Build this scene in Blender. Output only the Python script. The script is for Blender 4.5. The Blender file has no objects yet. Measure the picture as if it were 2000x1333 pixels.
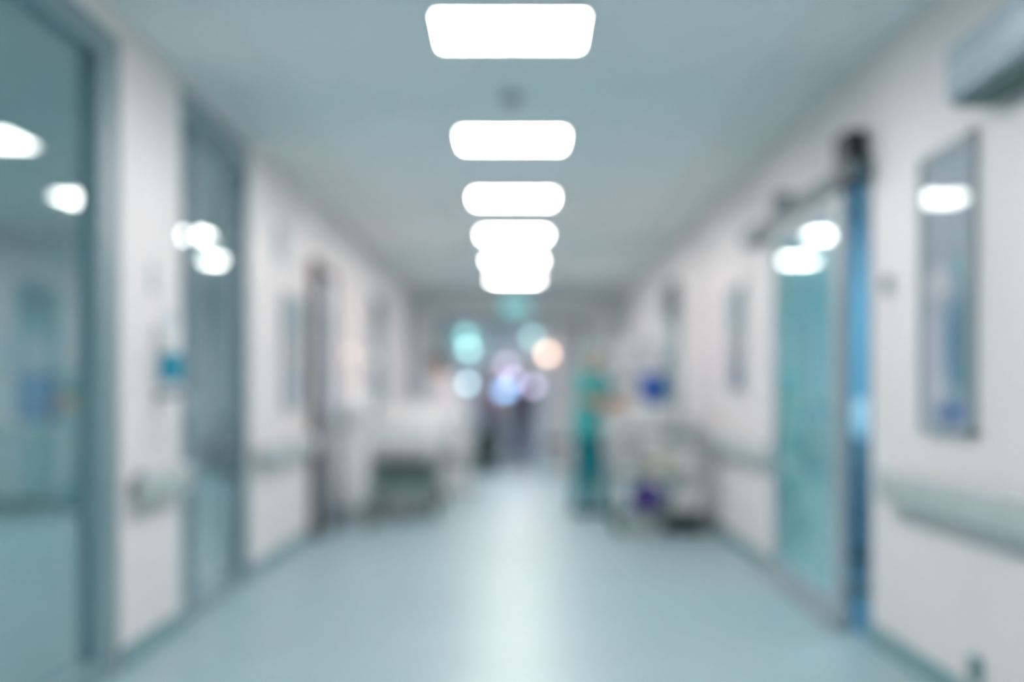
import bpy, bmesh, math, random
from mathutils import Vector, Matrix
random.seed(7)
S = bpy.context.scene
COL = S.collection

# ------------------------------------------------------------------ camera, world, exposure
cam = bpy.data.objects.new('camera', bpy.data.cameras.new('camera'))
COL.objects.link(cam)
cam.location = (0, 0, 1.23)
cam.rotation_euler = (math.radians(90), 0, 0)
cam.data.sensor_width = 36.0
cam.data.lens = 50.0
cam.data.shift_x = -0.005
cam.data.shift_y = 0.0518
cam.data.clip_start = 0.05
cam.data.clip_end = 200
cam.data.dof.use_dof = True
cam.data.dof.focus_distance = 2.1
cam.data.dof.aperture_fstop = 1.03
S.camera = cam

world = bpy.data.worlds.new('world')
S.world = world
world.use_nodes = True
world.node_tree.nodes['Background'].inputs[0].default_value = (0.55, 0.72, 0.78, 1)
world.node_tree.nodes['Background'].inputs[1].default_value = 0.15

S.view_settings.view_transform = 'Standard'
S.view_settings.look = 'None'
S.view_settings.gamma = 1.0
S.view_settings.use_curve_mapping = False
S.view_settings.exposure = 0.0

PANEL_RADIANCE = 31.5

# ------------------------------------------------------------------ materials
def lin(c):
    r = []
    for v in c:
        v = v / 255.0
        r.append(v / 12.92 if v <= 0.04045 else ((v + 0.055) / 1.055) ** 2.4)
    return (r[0], r[1], r[2], 1.0)

def mat(name, rgb, rough=0.5, metal=0.0, var=0.04, scale=6.0, bump=0.0, coat=0.0, spec=0.5):
    m = bpy.data.materials.new(name)
    m.use_nodes = True
    nt = m.node_tree
    b = nt.nodes['Principled BSDF']
    b.inputs['Roughness'].default_value = rough
    b.inputs['Metallic'].default_value = metal
    b.inputs['Specular IOR Level'].default_value = spec
    b.inputs['Coat Weight'].default_value = coat
    c = lin(rgb)
    tc = nt.nodes.new('ShaderNodeTexCoord')
    no = nt.nodes.new('ShaderNodeTexNoise')
    no.inputs['Scale'].default_value = scale
    no.inputs['Detail'].default_value = 4
    nt.links.new(tc.outputs['Object'], no.inputs['Vector'])
    ra = nt.nodes.new('ShaderNodeValToRGB')
    ra.color_ramp.elements[0].position = 0.3
    ra.color_ramp.elements[1].position = 0.7
    ra.color_ramp.elements[0].color = tuple(x * (1 - var) for x in c[:3]) + (1,)
    ra.color_ramp.elements[1].color = tuple(min(1, x * (1 + var)) for x in c[:3]) + (1,)
    nt.links.new(no.outputs['Fac'], ra.inputs['Fac'])
    nt.links.new(ra.outputs['Color'], b.inputs['Base Color'])
    if bump:
        bp = nt.nodes.new('ShaderNodeBump')
        bp.inputs['Strength'].default_value = bump
        bp.inputs['Distance'].default_value = 0.005
        nt.links.new(no.outputs['Fac'], bp.inputs['Height'])
        nt.links.new(bp.outputs['Normal'], b.inputs['Normal'])
    return m

def emit(name, rgb, strength):
    m = bpy.data.materials.new(name)
    m.use_nodes = True
    nt = m.node_tree
    b = nt.nodes['Principled BSDF']
    b.inputs['Base Color'].default_value = (0.5, 0.5, 0.5, 1)
    b.inputs['Emission Color'].default_value = lin(rgb)
    b.inputs['Emission Strength'].default_value = strength
    return m

def glass(name, tint, rough=0.01, ior=1.5, boost=1.0, film=0.0, film_rgb=(150, 200, 205)):
    m = bpy.data.materials.new(name)
    m.use_nodes = True
    nt = m.node_tree
    nt.nodes.remove(nt.nodes['Principled BSDF'])
    out = nt.nodes['Material Output']
    tr = nt.nodes.new('ShaderNodeBsdfTransparent')
    tr.inputs['Color'].default_value = lin(tint)
    gl = nt.nodes.new('ShaderNodeBsdfGlossy')
    gl.inputs['Roughness'].default_value = rough
    gl.inputs['Color'].default_value = (0.9, 0.95, 0.95, 1)
    fr = nt.nodes.new('ShaderNodeFresnel')
    ge = nt.nodes.new('ShaderNodeNewGeometry')      # leaving the pane: no total reflection inside the thin sheet
    io = nt.nodes.new('ShaderNodeMath')
    io.operation = 'MULTIPLY_ADD'
    io.inputs[1].default_value = 1.0 / ior - ior
    io.inputs[2].default_value = ior
    nt.links.new(ge.outputs['Backfacing'], io.inputs[0])
    nt.links.new(io.outputs[0], fr.inputs['IOR'])
    mu = nt.nodes.new('ShaderNodeMath')
    mu.operation = 'MULTIPLY'
    mu.inputs[1].default_value = boost
    mu.use_clamp = True
    mx = nt.nodes.new('ShaderNodeMixShader')
    nt.links.new(fr.outputs[0], mu.inputs[0])
    nt.links.new(mu.outputs[0], mx.inputs[0])
    if film:                                     # thin frosted film: part of the light is scattered
        df = nt.nodes.new('ShaderNodeBsdfDiffuse')
        df.inputs['Color'].default_value = lin(film_rgb)
        m2 = nt.nodes.new('ShaderNodeMixShader')
        m2.inputs[0].default_value = film
        nt.links.new(tr.outputs[0], m2.inputs[1])
        nt.links.new(df.outputs[0], m2.inputs[2])
        nt.links.new(m2.outputs[0], mx.inputs[1])
    else:
        nt.links.new(tr.outputs[0], mx.inputs[1])
    nt.links.new(gl.outputs[0], mx.inputs[2])
    nt.links.new(mx.outputs[0], out.inputs['Surface'])
    return m

M = {}
M['wall'] = mat('white_wall_paint', (236, 229, 230), 0.45, var=0.015, scale=3)
M['ceiling'] = mat('ceiling_panel_paint', (240, 247, 249), 0.6, var=0.03, scale=1.2)
M['ceiling_rim'] = mat('ceiling_margin_paint', (236, 242, 242), 0.6, var=0.02)
M['end_wall'] = mat('grey_blue_wall_paint', (234, 238, 242), 0.5, var=0.02)
M['base'] = mat('teal_cove_vinyl', (112, 152, 158), 0.4)
M['trim'] = mat('grey_trim', (150, 162, 166), 0.45)
M['frame'] = mat('slate_teal_aluminium', (118, 146, 154), 0.4)
M['frame_light'] = mat('grey_aluminium', (152, 168, 176), 0.35)
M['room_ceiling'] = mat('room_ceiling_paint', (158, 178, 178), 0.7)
M['room_wall'] = mat('room_teal_wall_paint', (182, 214, 224), 0.6)
M['room_blue'] = mat('bright_blue_wall_paint', (120, 180, 204), 0.5)
M['floor_room'] = mat('room_teal_vinyl', (104, 150, 156), 0.35)
M['rail'] = mat('grey_green_rail_vinyl', (184, 194, 196), 0.45)
M['steel'] = mat('brushed_steel', (176, 184, 186), 0.3, metal=0.85)
M['dark_steel'] = mat('dark_steel', (74, 92, 94), 0.4, metal=0.5)
M['black'] = mat('black_plastic', (24, 34, 36), 0.45)
M['darkteal'] = mat('dark_green_plastic', (40, 66, 68), 0.5)
M['white_plastic'] = mat('white_plastic', (226, 228, 230), 0.35)
M['grey_plastic'] = mat('grey_plastic', (150, 166, 176), 0.4)
M['cream'] = mat('cream_plastic', (206, 208, 198), 0.45)
M['sheet'] = mat('white_cotton', (232, 230, 230), 0.85, bump=0.3, scale=20)
M['pink'] = mat('pale_pink_blanket', (226, 204, 202), 0.9, bump=0.4, scale=30)
M['blue'] = mat('strong_blue_plastic', (0, 82, 168), 0.4)
M['teal_label'] = mat('teal_label', (0, 150, 180), 0.5)
M['purple'] = mat('purple_fabric', (92, 70, 156), 0.8)
M['brown'] = mat('brown_grey_wood', (70, 62, 56), 0.5, scale=14)
M['door_grey'] = mat('lilac_grey_door', (204, 206, 218), 0.45)
M['door_teal'] = mat('teal_door', (112, 158, 164), 0.45)
M['skin'] = mat('skin', (210, 164, 138), 0.55)
M['hair_brown'] = mat('brown_hair', (92, 66, 46), 0.7, scale=60, var=0.2)
M['hair_dark'] = mat('dark_hair', (44, 34, 32), 0.7, scale=60, var=0.2)
M['hair_ginger'] = mat('ginger_hair', (150, 98, 58), 0.7, scale=60, var=0.2)
M['teal_scrub'] = mat('teal_scrub_cloth', (0, 128, 140), 0.85, bump=0.2, scale=25)
M['teal_scrub_light'] = mat('pale_teal_scrub_cloth', (70, 176, 180), 0.85, bump=0.2, scale=25)
M['white_coat'] = mat('white_coat_cloth', (228, 222, 226), 0.85, bump=0.2, scale=25)
M['mauve_cloth'] = mat('mauve_cloth', (168, 150, 176), 0.85)
M['navy_cloth'] = mat('navy_cloth', (62, 66, 110), 0.85)
M['dark_cloth'] = mat('dark_teal_cloth', (34, 72, 84), 0.85)
M['shoe_white'] = mat('white_clog', (214, 216, 216), 0.5)
M['shoe_dark'] = mat('dark_clog', (30, 70, 78), 0.5)
M['eye'] = mat('eye', (40, 34, 32), 0.2)
M['lip'] = mat('lips', (170, 100, 92), 0.5)
M['curtain'] = mat('blue_curtain_cloth', (70, 150, 196), 0.8, scale=10)
M['panel'] = emit('panel_light', (255, 249, 244), PANEL_RADIANCE)
M['glass'] = glass('partition_glass', (228, 240, 242), 0.012, 1.5, 1.0, 0.10, (142, 172, 178))
M['glass_door'] = glass('teal_door_glass', (196, 244, 244), 0.02, 1.5, 1.0, 0.5, (146, 212, 220))
M['glass_poster'] = glass('poster_glass', (250, 252, 252), 0.01, 1.5, 0.35)

def floor_material():
    m = bpy.data.materials.new('polished_vinyl_floor')
    m.use_nodes = True
    nt = m.node_tree
    b = nt.nodes['Principled BSDF']
    tc = nt.nodes.new('ShaderNodeTexCoord')
    no = nt.nodes.new('ShaderNodeTexNoise')
    no.inputs['Scale'].default_value = 1.3
    no.inputs['Detail'].default_value = 6
    nt.links.new(tc.outputs['Object'], no.inputs['Vector'])
    ra = nt.nodes.new('ShaderNodeValToRGB')
    ra.color_ramp.elements[0].color = lin((140, 169, 176))
    ra.color_ramp.elements[1].color = lin((156, 182, 189))
    nt.links.new(no.outputs['Fac'], ra.inputs['Fac'])
    nt.links.new(ra.outputs['Color'], b.inputs['Base Color'])
    b.inputs['Roughness'].default_value = 0.40
    b.inputs['Specular IOR Level'].default_value = 0.38
    b.inputs['Coat Weight'].default_value = 0.08
    b.inputs['Coat Roughness'].default_value = 0.28
    return m
M['floor'] = floor_material()

def poster_material(name, blobs, base):
    """printed picture: soft coloured fields placed on the sheet in object space (y along the wall, z up)"""
    m = bpy.data.materials.new(name)
    m.use_nodes = True
    nt = m.node_tree
    b = nt.nodes['Principled BSDF']
    b.inputs['Roughness'].default_value = 0.5
    tc = nt.nodes.new('ShaderNodeTexCoord')
    prev = None
    for (cy, cz, ry, rz, rgb, soft) in blobs:
        mp = nt.nodes.new('ShaderNodeMapping')
        mp.inputs['Location'].default_value = (0, -cy / ry, -cz / rz)
        mp.inputs['Scale'].default_value = (0, 1 / ry, 1 / rz)
        nt.links.new(tc.outputs['Object'], mp.inputs['Vector'])
        ln = nt.nodes.new('ShaderNodeVectorMath')
        ln.operation = 'LENGTH'
        nt.links.new(mp.outputs[0], ln.inputs[0])
        mr = nt.nodes.new('ShaderNodeMapRange')
        mr.inputs['From Min'].default_value = 1.0 - soft
        mr.inputs['From Max'].default_value = 1.0
        mr.inputs['To Min'].default_value = 1.0
        mr.inputs['To Max'].default_value = 0.0
        nt.links.new(ln.outputs['Value'], mr.inputs['Value'])
        mx = nt.nodes.new('ShaderNodeMix')
        mx.data_type = 'RGBA'
        nt.links.new(mr.outputs[0], mx.inputs['Factor'])
        if prev is None:
            mx.inputs['A'].default_value = lin(base)
        else:
            nt.links.new(prev, mx.inputs['A'])
        mx.inputs['B'].default_value = lin(rgb)
        prev = mx.outputs['Result']
    nt.links.new(prev, b.inputs['Base Color'])
    return m

# ------------------------------------------------------------------ mesh helpers
class MB:
    def __init__(self):
        self.bm = bmesh.new()
    def box(self, x0, x1, y0, y1, z0, z1, bevel=0.0, seg=2):
        r = bmesh.ops.create_cube(self.bm, size=1.0)
        vs = r['verts']
        for v in vs:
            v.co = Vector(((x0 + x1) / 2 + v.co.x * (x1 - x0), (y0 + y1) / 2 + v.co.y * (y1 - y0), (z0 + z1) / 2 + v.co.z * (z1 - z0)))
        if bevel:
            es = list({e for v in vs for e in v.link_edges})
            bmesh.ops.bevel(self.bm, geom=es, offset=bevel, segments=seg, profile=0.5, affect='EDGES')
        return self
    def cone(self, p0, p1, r0, r1, seg=16):
        p0, p1 = Vector(p0), Vector(p1)
        d = p1 - p0
        L = d.length
        if L < 1e-6:
            return self
        mt = Matrix.Translation((p0 + p1) / 2) @ d.to_track_quat('Z', 'Y').to_matrix().to_4x4()
        bmesh.ops.create_cone(self.bm, cap_ends=True, segments=seg, radius1=r0, radius2=r1, depth=L, matrix=mt)
        return self
    def cyl(self, p0, p1, r, seg=16):
        return self.cone(p0, p1, r, r, seg)
    def ball(self, c, r, sc=(1, 1, 1), u=16, v=10):
        mt = Matrix.Translation(c) @ Matrix.Diagonal((sc[0], sc[1], sc[2], 1))
        bmesh.ops.create_uvsphere(self.bm, u_segments=u, v_segments=v, radius=r, matrix=mt)
        return self
    def caps(self, p0, p1, r0, r1, seg=12):
        self.cone(p0, p1, r0, r1, seg)
        self.ball(p0, r0, u=seg, v=8)
        self.ball(p1, r1, u=seg, v=8)
        return self
    def tube(self, pts, r, seg=10):
        for a, b in zip(pts[:-1], pts[1:]):
            self.cyl(a, b, r, seg)
        for p in pts[1:-1]:
            self.ball(p, r, u=seg, v=6)
        return self
    def torus(self, c, R, r, axis='Z', n=24, k=8):
        rings = []
        for i in range(n):
            a = 2 * math.pi * i / n
            ring = []
            for j in range(k):
                t = 2 * math.pi * j / k
                p = Vector(((R + r * math.cos(t)) * math.cos(a), (R + r * math.cos(t)) * math.sin(a), r * math.sin(t)))
                if axis == 'X':
                    p = Vector((p.z, p.x, p.y))
                elif axis == 'Y':
                    p = Vector((p.x, p.z, p.y))
                ring.append(self.bm.verts.new(p + Vector(c)))
            rings.append(ring)
        for i in range(n):
            for j in range(k):
                self.bm.faces.new((rings[i][j], rings[(i + 1) % n][j], rings[(i + 1) % n][(j + 1) % k], rings[i][(j + 1) % k]))
        return self
    def lathe(self, prof, c=(0, 0, 0), seg=24):
        rings = []
        for (r, z) in prof:
            rings.append([self.bm.verts.new((c[0] + r * math.cos(2 * math.pi * i / seg), c[1] + r * math.sin(2 * math.pi * i / seg), c[2] + z)) for i in range(seg)])
        for a, b in zip(rings[:-1], rings[1:]):
            for i in range(seg):
                self.bm.faces.new((a[i], a[(i + 1) % seg], b[(i + 1) % seg], b[i]))
        self.bm.faces.new(list(reversed(rings[0])))
        self.bm.faces.new(rings[-1])
        return self
    def build(self, name, material, parent=None, smooth=False, loc=None):
        bmesh.ops.recalc_face_normals(self.bm, faces=self.bm.faces)
        me = bpy.data.meshes.new(name)
        self.bm.to_mesh(me)
        self.bm.free()
        me.materials.append(material)
        if smooth:
            for p in me.polygons:
                p.use_smooth = True
        o = bpy.data.objects.new(name, me)
        COL.objects.link(o)
        if parent is not None:
            o.parent = parent
        if loc is not None:
            o.location = loc
        return o

def tag(o, label, cat, group=None):
    o['label'] = label
    o['category'] = cat
    if group:
        o['group'] = group
    return o

def thing(name, label, cat, loc=(0, 0, 0), rz=0.0, group=None):
    o = bpy.data.objects.new(name, None)
    o.empty_display_size = 0.1
    COL.objects.link(o)
    o.location = loc
    o.rotation_euler = (0, 0, rz)
    return tag(o, label, cat, group)

def struct_root(name, loc=(0, 0, 0)):
    o = bpy.data.objects.new(name, None)
    COL.objects.link(o)
    o.location = loc
    o['kind'] = 'structure'
    return o

def struct(o):
    o['kind'] = 'structure'
    return o

def copy_tree(o, parent=None):
    c = o.copy()
    COL.objects.link(c)
    if parent is not None:
        c.parent = parent
    for ch in list(o.children):
        copy_tree(ch, c)
    return c

# ------------------------------------------------------------------ the setting
HW, CH, YB, YE = 1.76, 2.93, -4.0, 23.8      # half width, ceiling height, back, far end
T = 0.15

struct(MB().box(-6.6, 4.6, YB - 0.15, 30.4, -0.12, 0).build('floor', M['floor']))
struct(MB().box(-HW - T, HW + T, YB - 0.15, 30.4, CH, CH + 0.12).build('ceiling', M['ceiling']))
mb = MB()
for s in (-1, 1):
    a, b = sorted((s * 1.26, s * (HW - 0.001)))
    mb.box(a, b, YB, YE, CH - 0.012, CH - 0.0005)
struct(mb.build('trim_1', M['ceiling_rim']))          # slightly lower margin along both walls

# left wall with two glazed openings
mb = MB()
x0, x1 = -HW - T, -HW
mb.box(x0, x1, YB, 6.31, 2.80, CH)
mb.box(x0, x1, 6.31, 7.43, 0, CH)
mb.box(x0, x1, 7.43, 9.37, 2.86, CH)
mb.box(x0, x1, 9.37, 12.10, 0, CH)
mb.box(x0, x1, 12.10, 13.75, 2.33, CH)
mb.box(x0, x1, 13.75, 17.3, 0, CH)
mb.box(x0, x1, 17.3, 18.5, 2.40, CH)
mb.box(x0, x1, 18.5, YE, 0, CH)
struct(mb.build('wall_left', M['wall']))
# right wall with a sliding-door opening and a far door
mb = MB()
x0, x1 = HW, HW + T
mb.box(x0, x1, YB, 7.09, 0, CH)
mb.box(x0, x1, 7.09, 9.30, 2.30, CH)
mb.box(x0, x1, 9.30, 15.3, 0, CH)
mb.box(x0, x1, 15.3, 16.7, 2.42, CH)
mb.box(x0, x1, 16.7, YE, 0, CH)
struct(mb.build('wall_right', M['wall']))
struct(MB().box(-HW - T, HW + T, YB - T, YB, 0, CH).build('wall_back', M['wall']))
mb = MB()
mb.box(-HW, -1.28, YE, YE + T, 0, CH)
mb.box(1.12, HW, YE, YE + T, 0, CH)
mb.box(-1.28, 1.12, YE, YE + T, 2.47, CH)
struct(mb.build('wall_end', M['end_wall']))
mb = MB()
mb.box(-1.28, -1.20, YE - 0.03, YE + T + 0.03, 0, 2.39)
mb.box(1.04, 1.12, YE - 0.03, YE + T + 0.03, 0, 2.39)
mb.box(-1.28, 1.12, YE - 0.03, YE + T + 0.03, 2.39, 2.47)
struct(mb.build('trim_2', M['frame']))                # portal frame of the end opening

# space beyond the end opening
mb = MB()
mb.box(-HW - T, HW + T, 30.0, 30.15, 0, CH)
mb.box(-HW - T, -HW, YE + T, 30.0, 0, CH)
mb.box(HW, HW + T, YE + T, 30.0, 0, CH)
struct(mb.build('wall_far', mat('pale_grey_far_paint', (206, 214, 220), 0.5)))

# room behind the left glass
mb = MB()
mb.box(-6.6, -6.45, YB, 16.0, 0, CH)
mb.box(-6.6, -HW - T, 16.0, 16.15, 0, CH)
mb.box(-6.6, -HW - T, YB - T, YB, 0, CH)
struct(mb.build('wall_ward', M['room_wall']))
struct(MB().box(-6.6, -HW - T, YB, 16.15, CH, CH + 0.12).build('ceiling_ward', M['room_ceiling']))
# blue room behind the right sliding door
mb = MB()
mb.box(4.45, 4.6, 6.6, 13.0, 0, CH)
mb.box(HW + T, 4.6, 13.0, 13.15, 0, CH)
mb.box(HW + T, 4.6, 6.45, 6.6, 0, CH)
struct(mb.build('wall_treatment', M['room_blue']))
struct(MB().box(HW + T, 4.6, 6.45, 13.15, CH, CH + 0.12).build('ceiling_treatment', M['room_ceiling']))
struct(MB().box(HW + 0.02, 4.45, 6.6, 13.0, 0.0, 0.006).build('floor_treatment', mat('blue_vinyl', (84, 156, 184), 0.35)))

# baseboards
mb = MB()
for (a, b) in ((6.31, 7.43), (9.37, 12.05), (13.8, 17.25), (18.55, YE)):
    mb.box(-HW, -HW + 0.012, a, b, 0.0, 0.10)
struct(mb.build('baseboard_left', M['base']))
mb = MB()
for (a, b) in ((YB, 7.05), (9.35, 15.25), (16.75, YE)):
    mb.box(HW - 0.012, HW, a, b, 0.0, 0.10)
struct(mb.build('baseboard_right', M['base']))

# glazed partition, near left
w = struct_root('window_1', (-HW - 0.06, 0, 0))
mb = MB()
mb.box(-0.05, 0.05, 6.03, 6.31, 0, 2.80, 0.004)
mb.box(-0.05, 0.05, YB, 6.03, 2.68, 2.80, 0.004)
mb.box(-0.05, 0.05, YB, 6.03, 0.0, 0.09, 0.004)
mb.box(-0.05, 0.05, 2.9, 3.0, 0.09, 2.68, 0.004)
mb.build('window_frame', M['frame'], w)
mb = MB()
mb.box(-0.006, 0.006, YB, 6.05, 0.08, 2.69)
mb.build('glass_pane', M['glass'], w)
# sliding glass door, second left
d = struct_root('door_1', (-HW - 0.06, 0, 0))
mb = MB()
mb.box(-0.05, 0.05, 7.43, 7.50, 0, 2.86, 0.004)
mb.box(-0.05, 0.05, 9.26, 9.37, 0, 2.86, 0.004)
mb.box(-0.05, 0.05, 7.50, 9.26, 2.70, 2.86, 0.004)
mb.box(-0.05, 0.05, 7.50, 9.26, 0.0, 0.06, 0.004)
mb.build('door_frame', M['frame'], d)
mb = MB()
mb.box(-0.03, 0.03, 7.90, 7.96, 0.06, 2.70, 0.004)
mb.box(-0.03, 0.03, 8.92, 8.98, 0.06, 2.70, 0.004)
mb.build('mullion', M['frame_light'], d)
MB().box(-0.006, 0.006, 7.48, 9.28, 0.05, 2.72).build('glass_pane', M['glass'], d)
MB().box(-0.032, -0.012, 8.0, 8.9, 0.76, 0.98, 0.005).build('push_plate', mat('blue_grey_plate', (104, 136, 146), 0.4), d)
MB().tube([(0.02, 8.86, 0.72), (0.07, 8.86, 0.74), (0.07, 8.86, 1.04), (0.02, 8.86, 1.06)], 0.014).build('door_handle', M['dark_steel'], d, True)

# brown framed door, further left
d = struct_root('door_2', (-HW, 0, 0))
mb = MB()
mb.box(-0.12, 0.085, 12.04, 12.14, 0, 2.38, 0.006)
mb.box(-0.12, 0.02, 13.68, 13.75, 0, 2.38, 0.006)
mb.box(-0.12, 0.02, 12.14, 13.68, 2.31, 2.38, 0.006)
mb.build('door_frame', M['brown'], d)
MB().box(-0.04, -0.002, 12.14, 13.68, 0.01, 2.31, 0.004).build('door_leaf', M['door_grey'], d)
MB().box(-0.006, 0.003, 13.25, 13.45, 1.0, 2.0, 0.002).build('vision_panel', mat('blue_grey_pane', (128, 160, 176), 0.1), d)
MB().tube([(-0.01, 12.3, 1.0), (0.05, 12.3, 1.0), (0.05, 12.45, 1.0)], 0.011).build('door_handle', M['steel'], d, True)
# far left door
d = struct_root('door_3', (-HW, 0, 0))
mb = MB()
mb.box(-0.12, 0.03, 17.3, 17.38, 0, 2.46, 0.006)
mb.box(-0.12, 0.03, 18.42, 18.5, 0, 2.46, 0.006)
mb.box(-0.12, 0.03, 17.38, 18.42, 2.34, 2.46, 0.006)
mb.build('door_frame', M['frame'], d)
MB().box(-0.08, -0.03, 17.38, 18.42, 0.01, 2.34, 0.004).build('door_leaf', mat('blue_grey_door', (140, 164, 178), 0.45), d)
MB().box(-0.03, 0.08, 17.42, 17.95, 2.14, 2.36, 0.008).build('door_closer', M['darkteal'], d)
MB().tube([(-0.03, 17.5, 1.0), (0.02, 17.5, 1.0), (0.02, 17.65, 1.0)], 0.011).build('door_handle', M['steel'], d, True)
# sliding glass door on the right
d = struct_root('door_4', (HW, 0, 0))
mb = MB()
mb.box(-0.085, -0.035, 7.33, 7.58, 0.02, 2.30, 0.004)
mb.box(-0.085, -0.035, 9.20, 9.34, 0.02, 2.30, 0.004)
mb.box(-0.085, -0.035, 7.58, 9.20, 2.20, 2.30, 0.004)
mb.box(-0.085, -0.035, 7.58, 9.20, 0.02, 0.16, 0.004)
mb.build('door_frame', M['frame_light'], d)
MB().box(-0.065, -0.055, 7.57, 9.21, 0.15, 2.21).build('glass_pane', M['glass_door'], d)
mb = MB()
mb.box(-0.12, 0.0, 7.0, 10.4, 2.30, 2.39, 0.006)
mb.build('slide_rail', mat('dark_rail', (84, 106, 114), 0.45), d)
mb = MB()
mb.box(-0.125, -0.02, 7.08, 7.36, 2.29, 2.55, 0.008)
mb.build('rail_bracket', M['black'], d)
mb = MB()
mb.box(-0.125, -0.02, 8.95, 9.2, 2.38, 2.50, 0.008)
mb.build('drive_unit', M['dark_steel'], d)
MB().tube([(-0.085, 8.0, 0.8), (-0.14, 8.0, 0.82), (-0.14, 8.0, 1.12), (-0.085, 8.0, 1.14)], 0.014).build('door_handle', mat('teal_handle', (50, 140, 160), 0.4), d, True)
mb = MB()
mb.box(-0.01, T, 7.06, 7.11, 0, 2.32, 0.003)
mb.box(0.0, T, 9.28, 9.32, 0, 2.32, 0.003)
mb.build('door_jamb', mat('blue_grey_jamb', (100, 140, 160), 0.4), d)
MB().box(-0.11, 0.0, 7.62, 10.3, 0.0, 0.018, 0.003).build('floor_track', M['trim'], d)
# far right door
d = struct_root('door_5', (HW, 0, 0))
mb = MB()
mb.box(-0.03, 0.12, 15.3, 15.4, 0, 2.46, 0.006)
mb.box(-0.03, 0.12, 16.6, 16.7, 0, 2.46, 0.006)
mb.box(-0.03, 0.12, 15.4, 16.6, 2.36, 2.46, 0.006)
mb.build('door_frame', M['frame'], d)
MB().box(0.03, 0.08, 15.4, 16.6, 0.01, 2.36, 0.004).build('door_leaf', M['door_teal'], d)
MB().box(-0.09, 0.03, 15.42, 16.2, 2.14, 2.46, 0.008).build('door_closer', M['darkteal'], d)
MB().tube([(0.03, 15.55, 1.0), (-0.02, 15.55, 1.0), (-0.02, 15.7, 1.0)], 0.011).build('door_handle', M['steel'], d, True)

# closed narrow leaf at the right of the end portal
d = struct_root('door_6', (0, YE, 0))
MB().box(0.60, 1.035, 0.03, 0.08, 0.01, 2.37, 0.004).build('door_leaf', mat('pale_door', (240, 234, 236), 0.45), d)
mb = MB()
mb.box(0.70, 0.94, 0.020, 0.032, 1.15, 2.15, 0.003)
mb.build('vision_panel', mat('pale_pane', (226, 226, 232), 0.12), d)
MB().tube([(0.65, 0.03, 0.95), (0.65, -0.02, 0.95), (0.65, -0.02, 1.15), (0.65, 0.03, 1.15)], 0.012).build('door_handle', M['steel'], d, True)

# ------------------------------------------------------------------ ceiling lights
GRP = 'square ceiling light panels in one row'
ORD = ['ceiling light panel nearest the viewer, at the top edge of the photo', 'second lit ceiling panel from the viewer',
       'third lit ceiling panel from the viewer', 'fourth lit ceiling panel from the viewer',
       'fifth lit ceiling panel from the viewer', 'sixth and farthest lit ceiling panel, just before the end portal']
def light_panel(label):
    t = thing('ceiling_light', label, 'light', (-0.03, 0, CH), 0, GRP)
    mb = MB()
    for (a, b, c, e) in ((-0.36, -0.335, -0.34, 0.34), (0.335, 0.36, -0.34, 0.34), (-0.335, 0.335, -0.34, -0.315), (-0.335, 0.335, 0.315, 0.34)):
        mb.box(a, b, c, e, -0.022, 0.0)
    mb.build('frame', M['white_plastic'], t)
    MB().box(-0.335, 0.335, -0.315, 0.315, -0.014, -0.002).build('diffuser', M['panel'], t)
    return t
first = light_panel(ORD[0])
first.location.y = 6.59
for k in range(1, 6):
    c = copy_tree(first)
    c.location.y = 6.59 + 2.83 * k
    c['label'] = ORD[k]
for lab, y in (('lit ceiling panel straight above the viewer, out of the picture', 0.93), ('lit ceiling panel just ahead of the viewer, above the picture', 3.76), ('lit ceiling panel behind the viewer, out of the picture', -1.9)):
    c = copy_tree(first)
    c.location.y = y
    c['label'] = lab
# unseen lamps added to brighten the neighbouring rooms
def unseen_room_panel(label, x, y, strength, rgb):
    t = thing('ceiling_light', label, 'light', (x, y, CH))
    mb = MB()
    for (a, b, c, e) in ((-0.36, -0.335, -0.34, 0.34), (0.335, 0.36, -0.34, 0.34), (-0.335, 0.335, -0.34, -0.315), (-0.335, 0.335, 0.315, 0.34)):
        mb.box(a, b, c, e, -0.022, 0.0)
    mb.build('frame', M['white_plastic'], t)
    MB().box(-0.335, 0.335, -0.315, 0.315, -0.014, -0.002).build('diffuser', emit('added_room_light', rgb, strength), t)
unseen_room_panel('unseen added ceiling light in the room behind the left glass, nearer the viewer', -4.4, 3.5, 64, (255, 246, 240))
unseen_room_panel('unseen added ceiling light in the room behind the left glass, deeper inside', -5.5, 12.3, 76, (255, 246, 240))
unseen_room_panel('unseen added ceiling light in the middle of the room behind the left glass', -5.2, 8.0, 64, (255, 246, 240))
unseen_room_panel('unseen added ceiling light just inside the blue room behind the right glass door', 2.4, 8.3, 22, (225, 245, 255))
unseen_room_panel('unseen added ceiling light deeper in the blue room behind the right glass door', 3.2, 11.2, 48, (225, 245, 255))
unseen_room_panel('unseen added ceiling light beyond the end portal', 0.0, 26.6, 58, (245, 240, 245))

# smoke detector
t = thing('smoke_detector', 'small round detector on the ceiling between the first two light panels', 'smoke detector', (-0.03, 8.07, CH))
MB().lathe([(0.05, 0.0), (0.05, -0.02), (0.06, -0.022), (0.055, -0.045), (0.03, -0.055)]).build('housing', M['grey_plastic'], t, True)
MB().lathe([(0.014, -0.052), (0.014, -0.062)], seg=12).build('sensor', M['dark_steel'], t, True)

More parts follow.
